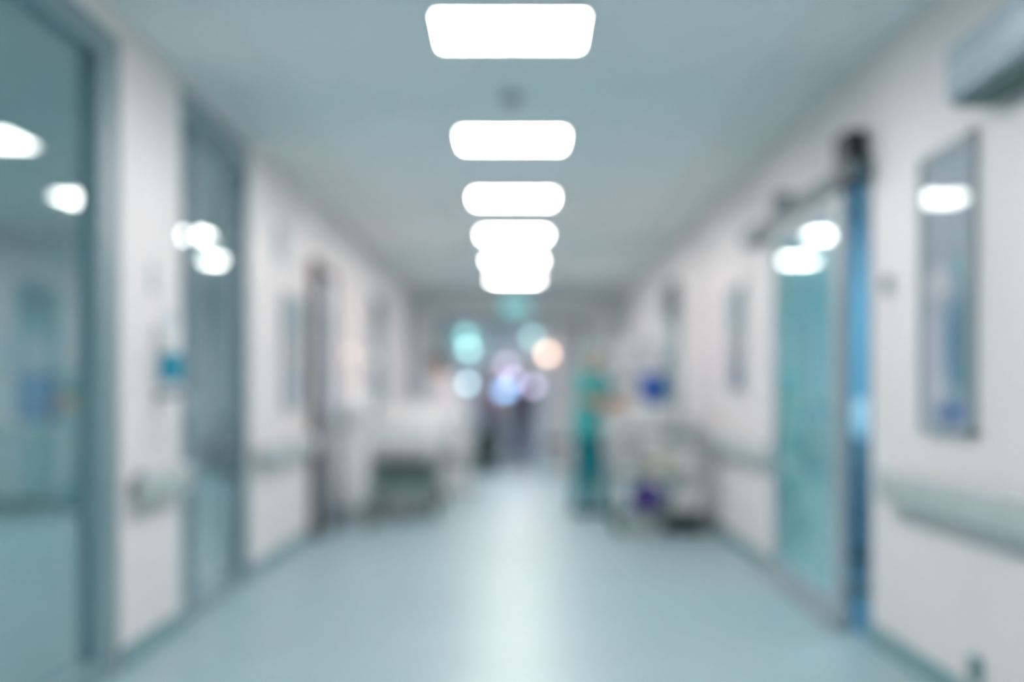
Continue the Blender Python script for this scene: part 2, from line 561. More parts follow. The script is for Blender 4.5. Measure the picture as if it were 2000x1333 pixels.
# ------------------------------------------------------------------ handrails
def handrail(label, side, y0, y1, z0=0.735, z1=0.885, n=3):
    t = thing('handrail', label, 'handrail', (side * HW, (y0 + y1) / 2, 0), 0, 'wall handrails')
    L = (y1 - y0) / 2
    a, b = sorted((-side * 0.035, -side * 0.085))
    MB().box(a, b, -L, L, z0, z1, 0.018, 3).build('rail', M['rail'], t, True)
    for i in range(n):
        y = -L + 0.12 + (2 * L - 0.24) * i / max(1, n - 1)
        a, b = sorted((0.0, -side * 0.04))
        MB().box(a, b, y - 0.03, y + 0.03, z0 + 0.03, z1 - 0.03, 0.004).build('bracket', M['trim'], t)
handrail('long grey handrail on the right wall under the large framed poster', 1, -3.5, 6.65, n=6)
handrail('grey handrail on the right wall behind the trolley, under the small framed poster', 1, 9.6, 15.1, n=4)
handrail('short grey handrail on the white pillar between the two left glass fronts', -1, 6.42, 7.34, n=2)
handrail('grey handrail on the left wall stretch before the brown door frame', -1, 9.5, 11.95, n=3)
handrail('grey handrail on the left wall behind the hospital bed', -1, 13.9, 17.2, n=3)

# ------------------------------------------------------------------ left wall things
t = thing('hand_sanitizer_dispenser', 'white hand sanitizer dispenser with teal label on the white pillar', 'dispenser', (-HW, 6.95, 1.24))
MB().box(0.0, 0.11, -0.07, 0.07, 0.0, 0.34, 0.025, 3).build('housing', M['white_plastic'], t, True)
MB().box(0.03, 0.116, -0.076, 0.045, 0.05, 0.19, 0.006).build('front_label', M['teal_label'], t)
mb = MB()
mb.box(0.0, 0.16, -0.045, 0.045, -0.03, 0.0, 0.01)
mb.box(0.13, 0.16, -0.045, 0.045, -0.12, -0.01, 0.01)
mb.build('lever', M['grey_plastic'], t)
mb = MB()
mb.box(0.0, 0.006, 0.12, 0.34, 0.08, 0.40)
tag(mb.build('notice', poster_material('notice_print', [(0.26, 0.33, 0.13, 0.09, (120, 180, 205), 0.5), (0.2, 0.16, 0.1, 0.06, (196, 206, 222), 0.6)], (216, 220, 230)), loc=(-HW, 6.95, 1.24)), 'pale blue paper notice on the white pillar beside the sanitizer dispenser', 'notice')
t = thing('light_switch', 'small grey-green wall plate high on the white pillar', 'switch', (-HW, 6.87, 1.72))
MB().box(0, 0.012, -0.05, 0.05, 0, 0.14, 0.004).build('plate', mat('grey_green_plate', (186, 200, 196), 0.4), t)
MB().box(0.010, 0.018, -0.02, 0.02, 0.04, 0.10, 0.003).build('rocker', M['white_plastic'], t)

def frame_poster(name, label, side, y, z0, wd, ht, material, fr, gl=True):
    """poster on a wall; local y runs along the wall, z from its bottom edge"""
    t = thing(name, label, 'poster', (side * HW, y, z0))
    s = -side
    def bx(a, b, *r, **k):
        lo, hi = sorted((s * a, s * b))
        return MB().box(lo, hi, *r, **k)
    h = wd / 2
    mb = MB()
    for (a, b, c, e) in ((-h, -h + 0.025, 0, ht), (h - 0.025, h, 0, ht), (-h, h, 0, 0.025), (-h, h, ht - 0.025, ht)):
        lo, hi = sorted((0, s * 0.03))
        mb.box(lo, hi, a, b, c, e)
    mb.build('frame', fr, t)
    bx(0.002, 0.012, -h + 0.02, h - 0.02, 0.02, ht - 0.02).build('print', material, t)
    if gl:
        bx(0.018, 0.021, -h + 0.02, h - 0.02, 0.02, ht - 0.02).build('glass_pane', M['glass_poster'], t)
    return t

PO = poster_material('print_large', [
    (0.0, 0.9, 0.6, 0.45, (170, 176, 190), 0.4), (0.05, 0.62, 0.4, 0.1, (214, 206, 216), 0.6), (-0.12, 0.66, 0.12, 0.10, (120, 170, 180), 0.6),
    (0.2, 0.3, 0.17, 0.3, (212, 204, 220), 0.5), (-0.15, 0.36, 0.27, 0.32, (10, 120, 165), 0.6), (-0.26, 0.36, 0.12, 0.32, (0, 118, 116), 0.5),
    (-0.05, 0.08, 0.32, 0.08, (10, 100, 165), 0.6), (0.1, 0.18, 0.1, 0.08, (216, 216, 224), 0.7)], (190, 196, 206))
frame_poster('framed_poster', 'large glazed poster with a teal and blue picture on the right wall', 1, 5.78, 1.07, 0.70, 1.17, PO, M['frame_light'])
P2 = poster_material('print_small', [
    (0.0, 0.66, 0.6, 0.3, (146, 176, 188), 0.4), (-0.05, 0.4, 0.3, 0.12, (182, 204, 220), 0.6), (0.16, 0.36, 0.16, 0.16, (206, 140, 150), 0.7),
    (-0.05, 0.14, 0.3, 0.17, (96, 132, 178), 0.5)], (190, 200, 210))
frame_poster('framed_poster', 'narrow poster with pink patch and blue foot on the right wall behind the glass door', 1, 11.35, 1.26, 0.62, 0.82, P2, M['trim'])
P3 = poster_material('print_pink', [
    (0.0, 0.7, 0.5, 0.2, (178, 196, 204), 0.5), (0.0, 0.42, 0.4, 0.16, (226, 206, 204), 0.6), (0.1, 0.16, 0.4, 0.16, (120, 140, 186), 0.6)], (206, 208, 214))
frame_poster('framed_poster', 'pinkish poster with a blue lower half on the left wall before the brown door', -1, 11.1, 1.12, 0.9, 0.86, P3, M['trim'])
t = thing('wall_sign', 'plain grey sign plate high on the left wall beside the glass door', 'sign', (-HW, 10.6, 2.22))
MB().box(0, 0.02, -0.22, 0.22, 0, 0.26, 0.005).build('plate', mat('grey_sign', (168, 182, 188), 0.4), t)
MB().box(0.018, 0.024, -0.20, 0.20, 0.02, 0.24, 0.002).build('sign_face', mat('pale_sign_face', (184, 196, 202), 0.4), t)

# two glowing discs stand in for reflected highlights on the left wall
for lab, y in (('added glowing disc for a highlight on the left wall, nearer the brown door', 14.5), ('added glowing disc for a highlight on the left wall, nearer the far blue-grey door', 16.9)):
    t = thing('highlight_disc', lab, 'lamp', (-HW, y, 1.65), 0, 'glowing highlight discs over the bed')
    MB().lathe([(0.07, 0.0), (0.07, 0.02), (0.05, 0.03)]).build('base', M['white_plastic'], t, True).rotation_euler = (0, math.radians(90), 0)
    MB().ball((0.035, 0, 0), 0.05).build('lamp_shade', emit('highlight_disc_glow', (255, 238, 225), 1.3), t, True)

# ------------------------------------------------------------------ right wall things
t = thing('air_conditioner', 'long grey wall unit with a dark underside high on the right wall', 'air conditioner', (HW, 5.28, 2.29))
MB().box(-0.17, 0.0, -1.3, 0.0, 0.02, 0.22, 0.012, 3).build('housing', mat('grey_blue_casing', (172, 188, 200), 0.4), t, True)
MB().box(-0.15, -0.01, -1.27, -0.03, 0.0, 0.022, 0.003).build('outlet_grille', mat('teal_grey_grille', (66, 108, 110), 0.5), t)
MB().box(-0.176, -0.168, -1.27, -0.03, 0.05, 0.07, 0.002).build('front_slot', M['grey_plastic'], t)
t = thing('thermostat', 'small blue-grey thermostat on the right wall beside the large poster', 'thermostat', (HW, 6.72, 1.70))
MB().box(-0.025, 0, -0.05, 0.05, 0, 0.09, 0.006).build('housing', M['grey_plastic'], t)
MB().box(-0.029, -0.024, -0.03, 0.03, 0.03, 0.075, 0.002).build('display', mat('thermostat_screen', (60, 110, 140), 0.2), t)
t = thing('wall_socket', 'dark wall socket low on the right wall under the handrail', 'socket', (HW, 5.42, 0.13))
MB().box(-0.03, 0, -0.05, 0.05, 0, 0.10, 0.006).build('plate', M['base'], t)
MB().cyl((-0.034, 0, 0.05), (-0.028, 0, 0.05), 0.022).build('socket_well', M['darkteal'], t, True)

# things in the blue room
mb = MB()
n = 60
prev = None
for i in range(n + 1):
    u = i / n
    y = 7.5 + 2.7 * u
    x = 2.75 + 0.05 * math.sin(u * 2 * math.pi * 11)
    a, b = mb.bm.verts.new((x, y, 0.25)), mb.bm.verts.new((x, y, 2.35))
    if prev:
        mb.bm.faces.new((prev[0], a, b, prev[1]))
    prev = (a, b)
t = thing('privacy_curtain', 'pleated blue privacy curtain inside the room behind the right glass door', 'curtain')
o = mb.build('curtain_cloth', M['curtain'], t, True)
o.modifiers.new('thickness', 'SOLIDIFY').thickness = 0.006
mb = MB()
mb.cyl((2.75, 7.4, 2.37), (2.75, 10.3, 2.37), 0.016)
for y in (7.45, 8.85, 10.25):
    mb.cyl((2.75, y, 2.37), (2.75, y, CH), 0.010)
mb.build('curtain_track', M['steel'], t, True)
t = thing('glowing_oval', 'pale blue glowing oval on a pole in the gap of the right glass door', 'lamp', (2.12, 8.75, 0))  # pole carrying a pale blue oval that glows
MB().lathe([(0.17, 0.0), (0.17, 0.03), (0.05, 0.05), (0.02, 0.07)]).build('base', M['dark_steel'], t, True)
MB().tube([(0, 0, 0.06), (0, 0, 0.98)], 0.014).build('pole', M['steel'], t, True)
MB().lathe([(0.02, 0.96), (0.05, 0.98), (0.055, 1.16), (0.03, 1.19)]).build('lamp_shade', emit('pale_oval_glow', (150, 205, 235), 0.8), t, True)
t = thing('storage_cabinet', 'blue storage cabinet in the room behind the right glass door', 'cabinet', (2.45, 10.5, 0))
MB().box(-0.3, 0.3, -0.25, 0.25, 0.08, 0.95, 0.008).build('body', mat('blue_cabinet', (60, 140, 168), 0.4), t)
for k in range(3):
    dr = MB().box(-0.28, 0.28, -0.27, -0.25, 0.12 + k * 0.27, 0.36 + k * 0.27, 0.004).build('drawer', mat('blue_drawer', (76, 156, 186), 0.4), t)
    MB().tube([(-0.1, -0.27, 0.26 + k * 0.27), (-0.1, -0.3, 0.26 + k * 0.27), (0.1, -0.3, 0.26 + k * 0.27), (0.1, -0.27, 0.26 + k * 0.27)], 0.008).build('handle', M['steel'], dr, True)
MB().box(-0.27, 0.27, -0.22, 0.22, 0.006, 0.08).build('plinth', M['darkteal'], t)

# things in the room behind the left glass
t = thing('base_cabinet', 'pale cabinet under a worktop in the room behind the near left glass', 'cabinet', (-5.3, 15.6, 0))
MB().box(-0.75, 0.75, -0.3, 0.38, 0.1, 0.88, 0.005).build('body', mat('pale_cabinet', (176, 200, 202), 0.45), t)
MB().box(-0.73, 0.73, -0.25, 0.36, 0, 0.1).build('plinth', M['darkteal'], t)
MB().box(-0.78, 0.78, -0.34, 0.39, 0.88, 0.92, 0.006).build('worktop', M['white_plastic'], t)
for k in range(3):
    dd = MB().box(-0.735 + k * 0.49, -0.255 + k * 0.49, -0.32, -0.3, 0.12, 0.86, 0.004).build('door', mat('cabinet_door', (160, 190, 194), 0.45), t)
    MB().tube([(-0.3 + k * 0.49, -0.32, 0.6), (-0.3 + k * 0.49, -0.345, 0.6), (-0.3 + k * 0.49, -0.345, 0.76), (-0.3 + k * 0.49, -0.32, 0.76)], 0.006).build('handle', M['steel'], dd, True)
t = thing('storage_bin', 'blue storage bin on the worktop behind the near left glass', 'bin', (-5.2, 15.5, 0.92))
MB().box(-0.2, 0.2, -0.18, 0.18, 0, 0.5, 0.03, 3).build('body', mat('blue_bin', (70, 130, 190), 0.45), t, True)
MB().box(-0.215, 0.215, -0.195, 0.195, 0.48, 0.54, 0.015, 2).build('lid', mat('blue_bin_lid', (60, 112, 180), 0.45), t, True)

# ------------------------------------------------------------------ hospital bed
t = thing('hospital_bed', 'hospital bed with white linen and grey undercarriage along the left wall', 'bed', (-1.16, 13.85, 0))
MB().box(-0.42, 0.42, 0.06, 2.02, 0.52, 0.58, 0.01).build('bed_frame', M['dark_steel'], t)
mb = MB()
for s in (-0.30, 0.30):
    mb.cyl((s, 0.15, 0.26), (s, 1.9, 0.26), 0.025)
for y in (0.25, 1.8):
    mb.cyl((-0.34, y, 0.2), (0.34, y, 0.2), 0.03)
for s in (-0.30, 0.30):
    mb.cyl((s, 0.35, 0.26), (s, 0.85, 0.53), 0.03)
    mb.cyl((s, 1.75, 0.26), (s, 1.25, 0.53), 0.03)
mb.box(-0.3, 0.3, 0.3, 1.6, 0.24, 0.50, 0.02)
mb.build('undercarriage', mat('bed_undercarriage', (140, 162, 164), 0.45), t)
MB().box(-0.40, 0.40, 0.08, 2.0, 0.58, 0.73, 0.05, 4).build('mattress', M['sheet'], t, True)
mb = MB()
mb.box(-0.425, 0.425, 0.0, 0.05, 0.68, 0.94, 0.02, 3)
mb.box(-0.36, -0.31, 0.01, 0.05, 0.53, 0.70, 0.008)
mb.box(0.31, 0.36, 0.01, 0.05, 0.53, 0.70, 0.008)
mb.build('footboard', M['white_plastic'], t, True)
MB().box(-0.425, 0.425, 2.03, 2.08, 0.42, 1.12, 0.02, 3).build('headboard', M['white_plastic'], t, True)
for s in (-1, 1):
    mb = MB()
    x = s * 0.44
    mb.tube([(x, 0.7, 0.58), (x, 0.72, 0.92), (x, 0.8, 0.97), (x, 1.7, 0.97), (x, 1.78, 0.92), (x, 1.8, 0.58)], 0.016)
    mb.tube([(x, 0.72, 0.78), (x, 1.78, 0.78)], 0.011)
    mb.build('side_rail', M['steel'], t, True)
for (x, y) in ((-0.34, 0.25), (0.34, 0.25), (-0.34, 1.8), (0.34, 1.8)):
    c = MB().box(x - 0.03, x + 0.03, y - 0.03, y + 0.03, 0.10, 0.2, 0.01).build('caster', M['dark_steel'], t)
    MB().cyl((x - 0.025, y, 0.075), (x + 0.025, y, 0.075), 0.075, 20).build('wheel', M['black'], c, True)
o = MB().box(-0.33, 0.33, -0.23, 0.23, 0, 0.16, 0.075, 5).build('pillow', M['sheet'], None, True)
tag(o, 'white pillow on the head end of the hospital bed', 'pillow')
o.location = (-1.16, 15.58, 0.73)
mb = MB()
nx, ny = 18, 16
grid = []
for i in range(nx + 1):
    row = []
    for j in range(ny + 1):
        x = -0.45 + 0.9 * i / nx
        y = 0.12 + 1.25 * j / ny
        z = 0.748 + 0.03 * math.sin(5 * x + 3 * y) * math.sin(7 * y + 1) + 0.09 * math.exp(-((x - 0.22) / 0.2) ** 2 - ((y - 0.5) / 0.35) ** 2) + 0.02
        if abs(x) > 0.41:
            z -= (abs(x) - 0.41) * 4.5
        row.append(mb.bm.verts.new((x, y, z)))
    grid.append(row)
for i in range(nx):
    for j in range(ny):
        mb.bm.faces.new((grid[i][j], grid[i + 1][j], grid[i + 1][j + 1], grid[i][j + 1]))
o = mb.build('blanket', M['pink'], None, True)
o.modifiers.new('thickness', 'SOLIDIFY').thickness = 0.018
o.location = (-1.16, 13.85, 0)
tag(o, 'rumpled pale pink blanket lying on the hospital bed', 'blanket')

# linen hamper between brown door and bed
t = thing('laundry_hamper', 'white cloth laundry bag on a wheeled stand left of the bed', 'laundry hamper', (-1.51, 12.95, 0))
mb = MB()
for (x, y) in ((-0.18, -0.18), (0.18, -0.18), (-0.18, 0.18), (0.18, 0.18)):
    mb.cyl((x, y, 0.08), (x, y, 1.0), 0.012)
for z in (0.12, 1.0):
    mb.tube([(-0.18, -0.18, z), (0.18, -0.18, z), (0.18, 0.18, z), (-0.18, 0.18, z), (-0.18, -0.18, z)], 0.011)
mb.build('stand', M['steel'], t, True)
MB().lathe([(0.10, 0.18), (0.155, 0.26), (0.165, 0.6), (0.160, 0.95), (0.165, 1.02), (0.20, 1.05), (0.17, 1.17), (0.09, 1.26), (0.02, 1.28)]).build('bag', M['sheet'], t, True)
for (x, y) in ((-0.18, -0.18), (0.18, -0.18), (-0.18, 0.18), (0.18, 0.18)):
    MB().cyl((x - 0.012, y, 0.04), (x + 0.012, y, 0.04), 0.04).build('wheel', M['darkteal'], t, True)

# ------------------------------------------------------------------ trolley on the right
t = thing('medical_trolley', 'grey steel medical trolley loaded with supplies by the right wall', 'trolley', (1.24, 12.35, 0))
mb = MB()
for (x, y) in ((-0.38, 0.0), (0.38, 0.0), (-0.38, 0.62), (0.38, 0.62)):
    mb.cyl((x, y, 0.12), (x, y, 0.98), 0.016)
mb.tube([(-0.38, 0, 0.98), (0.38, 0, 0.98), (0.38, 0.62, 0.98), (-0.38, 0.62, 0.98), (-0.38, 0, 0.98)], 0.016)
mb.build('frame', M['steel'], t, True)
for z in (0.2, 0.52, 0.90):
    MB().box(-0.38, 0.38, 0.0, 0.62, z - 0.022, z + 0.012, 0.004).build('shelf', mat('grey_shelf', (122, 140, 136), 0.4), t)
MB().tube([(-0.38, 0.05, 0.92), (-0.5, 0.05, 0.95), (-0.5, 0.57, 0.95), (-0.38, 0.57, 0.92)], 0.014).build('push_handle', M['steel'], t, True)
for (x, y) in ((-0.36, 0.04), (0.36, 0.04), (-0.36, 0.58), (0.36, 0.58)):
    c = MB().box(x - 0.025, x + 0.025, y - 0.025, y + 0.025, 0.09, 0.14, 0.006).build('caster', M['dark_steel'], t)
    MB().cyl((x - 0.018, y, 0.06), (x + 0.018, y, 0.06), 0.06, 20).build('wheel', M['black'], c, True)
MB().box(0.06, 0.335, 0.05, 0.52, 0.02, 0.178, 0.01).build('battery_box', mat('dark_battery_case', (24, 50, 52), 0.5), t)

tx, ty = 1.24, 12.35
t = thing('sharps_bin', 'strong blue bin standing on a white box on top of the medical trolley', 'bin', (tx - 0.03, ty + 0.3, 1.136))
MB().lathe([(0.07, 0.0), (0.095, 0.02), (0.11, 0.10), (0.125, 0.22), (0.125, 0.24)]).build('body', M['blue'], t, True)
MB().lathe([(0.13, 0.24), (0.13, 0.26), (0.06, 0.275), (0.03, 0.28)]).build('lid', mat('blue_lid', (20, 80, 176), 0.4), t, True)
def carton(name, label, cat, x, y, z, w, dd, h, m, m2, flap='flap'):
    t = thing(name, label, cat, (tx + x, ty + y, z))
    MB().box(-w / 2, w / 2, -dd / 2, dd / 2, 0, h, 0.006).build('body', m, t)
    MB().box(-w / 2 - 0.004, w / 2 + 0.004, -dd / 2 - 0.004, dd / 2 + 0.004, h - 0.03, h + 0.004, 0.003).build('lid', m2, t)
carton('supply_box', 'white supply box on top of the medical trolley, under the blue bin', 'box', -0.03, 0.3, 0.912, 0.34, 0.32, 0.22, M['sheet'], M['white_plastic'])
carton('supply_box', 'cream supply box in the middle shelf of the medical trolley', 'box', 0.02, 0.22, 0.533, 0.34, 0.3, 0.26, M['cream'], M['white_plastic'])
carton('supply_box', 'white supply box beside the purple bag on the lowest trolley shelf', 'box', 0.24, 0.24, 0.213, 0.2, 0.3, 0.19, M['sheet'], M['white_plastic'])
carton('supply_box', 'small white box at the left end of the middle trolley shelf', 'box', -0.26, 0.24, 0.533, 0.16, 0.26, 0.16, M['white_plastic'], M['grey_plastic'])
t = thing('cloth_bag', 'purple cloth bag on the lowest shelf of the medical trolley', 'bag', (tx - 0.09, ty + 0.22, 0.213))
MB().lathe([(0.11, 0.0), (0.15, 0.03), (0.155, 0.14), (0.09, 0.21), (0.035, 0.23), (0.05, 0.265)]).build('body', M['purple'], t, True)
MB().torus((0, 0, 0.232), 0.038, 0.008).build('drawstring', M['grey_plastic'], t, True)
t = thing('glove_box', 'white carton lying on the top left of the medical trolley', 'box', (tx - 0.29, ty + 0.26, 0.912))
MB().box(-0.075, 0.075, -0.13, 0.13, 0, 0.09, 0.005).build('body', M['white_plastic'], t)
MB().box(-0.035, 0.035, -0.07, 0.07, 0.088, 0.094, 0.002).build('opening', M['teal_label'], t)
# monitor on stand behind the trolley
t = thing('patient_monitor', 'white cased patient monitor on a wheeled pole behind the trolley', 'monitor', (1.18, 13.95, 0))
mb = MB()
for k in range(5):
    a = 2 * math.pi * k / 5
    mb.cyl((0, 0, 0.1), (0.26 * math.cos(a), 0.26 * math.sin(a), 0.08), 0.016)
mb.build('base', M['steel'], t, True)
for k in range(5):
    a = 2 * math.pi * k / 5
    MB().ball((0.26 * math.cos(a), 0.26 * math.sin(a), 0.035), 0.035).build('caster', M['black'], t, True)
MB().cyl((0, 0, 0.08), (0, 0, 1.45), 0.018).build('pole', M['steel'], t, True)
MB().box(-0.2, 0.2, -0.08, 0.06, 1.42, 1.78, 0.03, 3).build('casing', M['white_plastic'], t, True)
MB().box(-0.17, 0.17, -0.088, -0.078, 1.48, 1.75, 0.004).build('screen', mat('pale_screen', (206, 208, 214), 0.2), t)
# infusion stand
t = thing('infusion_stand', 'steel infusion stand with a clear bag between trolley and right wall', 'infusion stand', (1.5, 13.4, 0))
mb = MB()
for k in range(5):
    a = 2 * math.pi * k / 5 + 0.3
    mb.cyl((0, 0, 0.1), (0.22 * math.cos(a), 0.22 * math.sin(a), 0.07), 0.014)
mb.build('base', M['steel'], t, True)
for k in range(5):
    a = 2 * math.pi * k / 5 + 0.3
    MB().ball((0.22 * math.cos(a), 0.22 * math.sin(a), 0.03), 0.03).build('caster', M['black'], t, True)
MB().cyl((0, 0, 0.08), (0, 0, 1.98), 0.012).build('pole', M['steel'], t, True)
MB().tube([(-0.14, 0, 2.02), (-0.12, 0, 1.97), (0, 0, 1.98), (0.12, 0, 1.97), (0.14, 0, 2.02)], 0.007).build('hook', M['steel'], t, True)
t = thing('infusion_bag', 'white infusion bag hanging from the infusion stand', 'infusion bag', (1.38, 13.4, 1.62))
MB().box(-0.065, 0.065, -0.03, 0.03, 0.0, 0.28, 0.025, 3).build('pouch', M['white_plastic'], t, True)
MB().torus((0, 0, 0.31), 0.03, 0.006, 'Y').build('loop', M['steel'], t, True)
MB().tube([(0, 0, 0.0), (0.0, 0, -0.2), (0.05, 0, -0.5), (0.1, 0, -0.6)], 0.006).build('drip_line', M['grey_plastic'], t, True)

# ------------------------------------------------------------------ people
def bake_remesh(mb, name, material, parent, voxel, smooth_it=2):
    tmp = mb.build('tmp_' + name, material, None)
    rm = tmp.modifiers.new('remesh', 'REMESH')
    rm.mode = 'VOXEL'
    rm.voxel_size = voxel
    rm.use_smooth_shade = True
    if smooth_it:
        sm = tmp.modifiers.new('smooth', 'SMOOTH')
        sm.factor = 0.5
        sm.iterations = smooth_it
    dg = bpy.context.evaluated_depsgraph_get()
    me = bpy.data.meshes.new_from_object(tmp.evaluated_get(dg))
    me.name = name
    me.materials.clear()
    me.materials.append(material)
    bpy.data.objects.remove(tmp)
    for p in me.polygons:
        p.use_smooth = True
    o = bpy.data.objects.new(name, me)
    COL.objects.link(o)
    o.parent = parent
    return o

def hand(mb, wrist, dirv, palm_n, thumb_side, curl=0.5):
    """palm, four unequal bent fingers and a thumb from the side of the palm"""
    d = Vector(dirv).normalized()
    n = Vector(palm_n)
    n = (n - d * n.dot(d)).normalized()
    s = d.cross(n) * thumb_side
    w = Vector(wrist)
    for k in range(4):
        off = s * (0.030 - 0.020 * k)
        mb.caps(w + d * 0.015 + off * 0.7, w + d * 0.088 + off, 0.015, 0.012, 8)
    L = (0.068, 0.078, 0.072, 0.056)
    for k in range(4):
        a = w + d * 0.088 + s * (0.033 - 0.0225 * k)
        d1 = (d * math.cos(curl * 0.6) + n * math.sin(curl * 0.6))
        d2 = (d * math.cos(curl * 1.5) + n * math.sin(curl * 1.5))
        b = a + d1 * L[k] * 0.5
        c = b + d2 * L[k] * 0.5
        mb.caps(a, b, 0.0095, 0.009, 8)
        mb.caps(b, c, 0.009, 0.0078, 8)
    a = w + d * 0.03 + s * 0.03
    b = a + (s * 0.75 + d * 0.65).normalized() * 0.04
    c = b + (d * 0.85 + s * 0.25 + n * 0.4).normalized() * 0.032
    mb.caps(a, b, 0.014, 0.011, 8)
    mb.caps(b, c, 0.011, 0.009, 8)

def person(label, loc, rz, top, bottom, hair, shoe, arms, lean=0.0, side=0.0, head_turn=0.0, look=0.0, coat=False, cap=None, long_sleeve=False, stride=0.08, skirt=0.80, H=1.0):
    """stands facing local +Y; arms = [(elbow_l, wrist_l), (elbow_r, wrist_r)] in chest-relative metres, l on -X"""
    t = thing('person', label, 'person', loc, rz)
    t.scale = (H, H, H)
    V = Vector
    # trunk frame: rotates about the hips
    Rm = Matrix.Rotation(-lean, 3, 'X') @ Matrix.Rotation(side, 3, 'Y')
    hipc = V((0, 0, 0.92))
    def tr(p):
        return hipc + Rm @ (V(p) - hipc)
    hips = [V((-0.09, 0, 0.90)), V((0.09, 0, 0.90))]
    knees = [V((-0.10, stride * 0.6 + 0.02, 0.50)), V((0.10, -stride * 0.5 + 0.02, 0.50))]
    ank = [V((-0.11, stride, 0.09)), V((0.11, -stride, 0.09))]
    sh = [tr((-0.175, 0, 1.40)), tr((0.175, 0, 1.40))]
    waist, chest, neck0 = tr((0, 0.0, 1.08)), tr((0, 0.01, 1.27)), tr((0, -0.01, 1.43))
    neck1 = tr((0, 0.015, 1.51))
    hc = tr((0, 0.035, 1.60))
    HR = Matrix.Rotation(head_turn, 3, 'Z') @ Matrix.Rotation(-look, 3, 'X') @ Rm
    def hd(p):
        return hc + HR @ V(p)
    el = [tr(a[0]) for a in arms]
    wr = [tr(a[1]) for a in arms]
    ax = Rm @ V((1, 0, 0))
    b = MB()
    # pelvis, waist, rib cage, shoulders
    for (c, hw, r) in ((V((0, 0, 0.92)), 0.075, 0.105), (waist, 0.055, 0.10), (chest, 0.075, 0.11), (tr((0, 0, 1.37)), 0.11, 0.075)):
        b.caps(c - ax * hw, c + ax * hw, r, r)
    for s in (-1, 1):
        b.caps(V((s * 0.06, 0, 0.94)), waist + ax * s * 0.05, 0.10, 0.095)
        b.caps(waist + ax * s * 0.05, chest + ax * s * 0.065, 0.095, 0.105)
        b.caps(chest + ax * s * 0.07, tr((s * 0.10, 0, 1.37)), 0.105, 0.075)
        b.caps(neck0, tr((s * 0.13, 0, 1.40)), 0.055, 0.055)
    b.caps(neck0, neck1, 0.055, 0.052)
    # head with jaw, nose, brow, ears
    b.ball(hd((0, -0.012, 0.035)), 0.092, (0.84, 1.04, 0.98), 20, 14)
    b.ball(hd((0, 0.018, -0.045)), 0.068, (0.86, 0.98, 1.0), 18, 12)
    b.caps(hd((0, 0.045, -0.085)), hd((0, 0.05, -0.085)), 0.026, 0.024)
    b.caps(hd((0, 0.082, 0.012)), hd((0, 0.098, -0.028)), 0.009, 0.014, 8)
    b.caps(hd((-0.035, 0.072, 0.03)), hd((0.035, 0.072, 0.03)), 0.013, 0.013, 8)
    for s in (-1, 1):
        b.caps(hd((s * 0.078, -0.005, 0.015)), hd((s * 0.078, 0.0, -0.03)), 0.015, 0.010, 8)
    for i in (0, 1):
        s = (-1, 1)[i]
        b.caps(hips[i], knees[i], 0.085, 0.056)
        b.caps(knees[i] + V((0, -0.01, -0.08)), ank[i], 0.058, 0.038)
        b.caps(knees[i], knees[i] + V((0, -0.01, -0.08)), 0.056, 0.058)
        b.caps(ank[i] + V((0, -0.03, -0.045)), ank[i] + V((0, 0.14, -0.055)), 0.036, 0.028)
        b.caps(sh[i], el[i], 0.052, 0.040)
        b.caps(el[i], wr[i], 0.041, 0.026)
        fd = (wr[i] - el[i]).normalized()
        pn = V((-s * 1.0, 0.2, -0.4)) if abs(fd.z) > 0.6 else V((0, 0, -1))
        hand(b, wr[i], fd, pn, -s if abs(fd.z) > 0.6 else s)
    bake_remesh(b, 'body', M['skin'], t, 0.006, 2)
    for s in (-1, 1):
        MB().ball(hd((s * 0.031, 0.074, 0.008)), 0.011).build('eye', M['eye'], t, True)
    MB().caps(hd((-0.02, 0.083, -0.062)), hd((0.02, 0.083, -0.062)), 0.006, 0.006, 8).build('mouth', M['lip'], t, True)
    # hair or cap
    h = MB()
    h.ball(hd((0, -0.02, 0.045)), 0.098, (0.87, 1.02, 1.0), 20, 14)
    h.ball(hd((0, -0.045, -0.01)), 0.082, (0.95, 0.9, 1.1), 18, 12)
    o = bake_remesh(h, 'cap' if cap else 'hair', cap or hair, t, 0.008, 2)
    # keep the face clear: push everything in front of the hairline back onto the skull
    inv = HR.inverted()
    for v in o.data.vertices:
        q = inv @ (v.co - hc)
        if q.y > 0.045 and q.z < 0.085:
            q.y = 0.045 - 0.2 * (q.y - 0.045)
            v.co = hc + HR @ q
    # top
    c = MB()
    g = 0.022
    for (cc, hw, r) in ((waist, 0.055, 0.105), (chest, 0.075, 0.11), (tr((0, 0, 1.37)), 0.105, 0.075)):
        c.caps(cc - ax * hw, cc + ax * hw, r + g, r + g)
    for s in (-1, 1):
        c.caps(waist + ax * s * 0.055, chest + ax * s * 0.07, 0.105 + g, 0.11 + g)
        c.caps(chest + ax * s * 0.07, tr((s * 0.105, 0, 1.37)), 0.11 + g, 0.075 + g)
        c.cone(V((s * 0.07, 0, skirt)), waist + ax * s * 0.05, 0.148 + (0.02 if coat else 0), 0.127, 20)
        c.caps(V((s * 0.08, 0, 0.93)), waist + ax * s * 0.055, 0.138, 0.127)
    c.cone(V((0, 0, skirt)), waist, 0.15, 0.13, 20)
    for i in (0, 1):
        if long_sleeve:
            c.caps(sh[i], el[i], 0.052 + g, 0.045 + g)
            c.cone(el[i], el[i].lerp(wr[i], 0.93), 0.045 + g, 0.036 + g * 0.5)
            c.ball(el[i], 0.045 + g)
        else:
            c.ball(sh[i], 0.055 + g)
            c.cone(sh[i], sh[i].lerp(el[i], 0.72), 0.055 + g, 0.062 + g)
    bake_remesh(c, 'coat' if coat else 'tunic', top, t, 0.010, 3)
    # trousers
    c = MB()
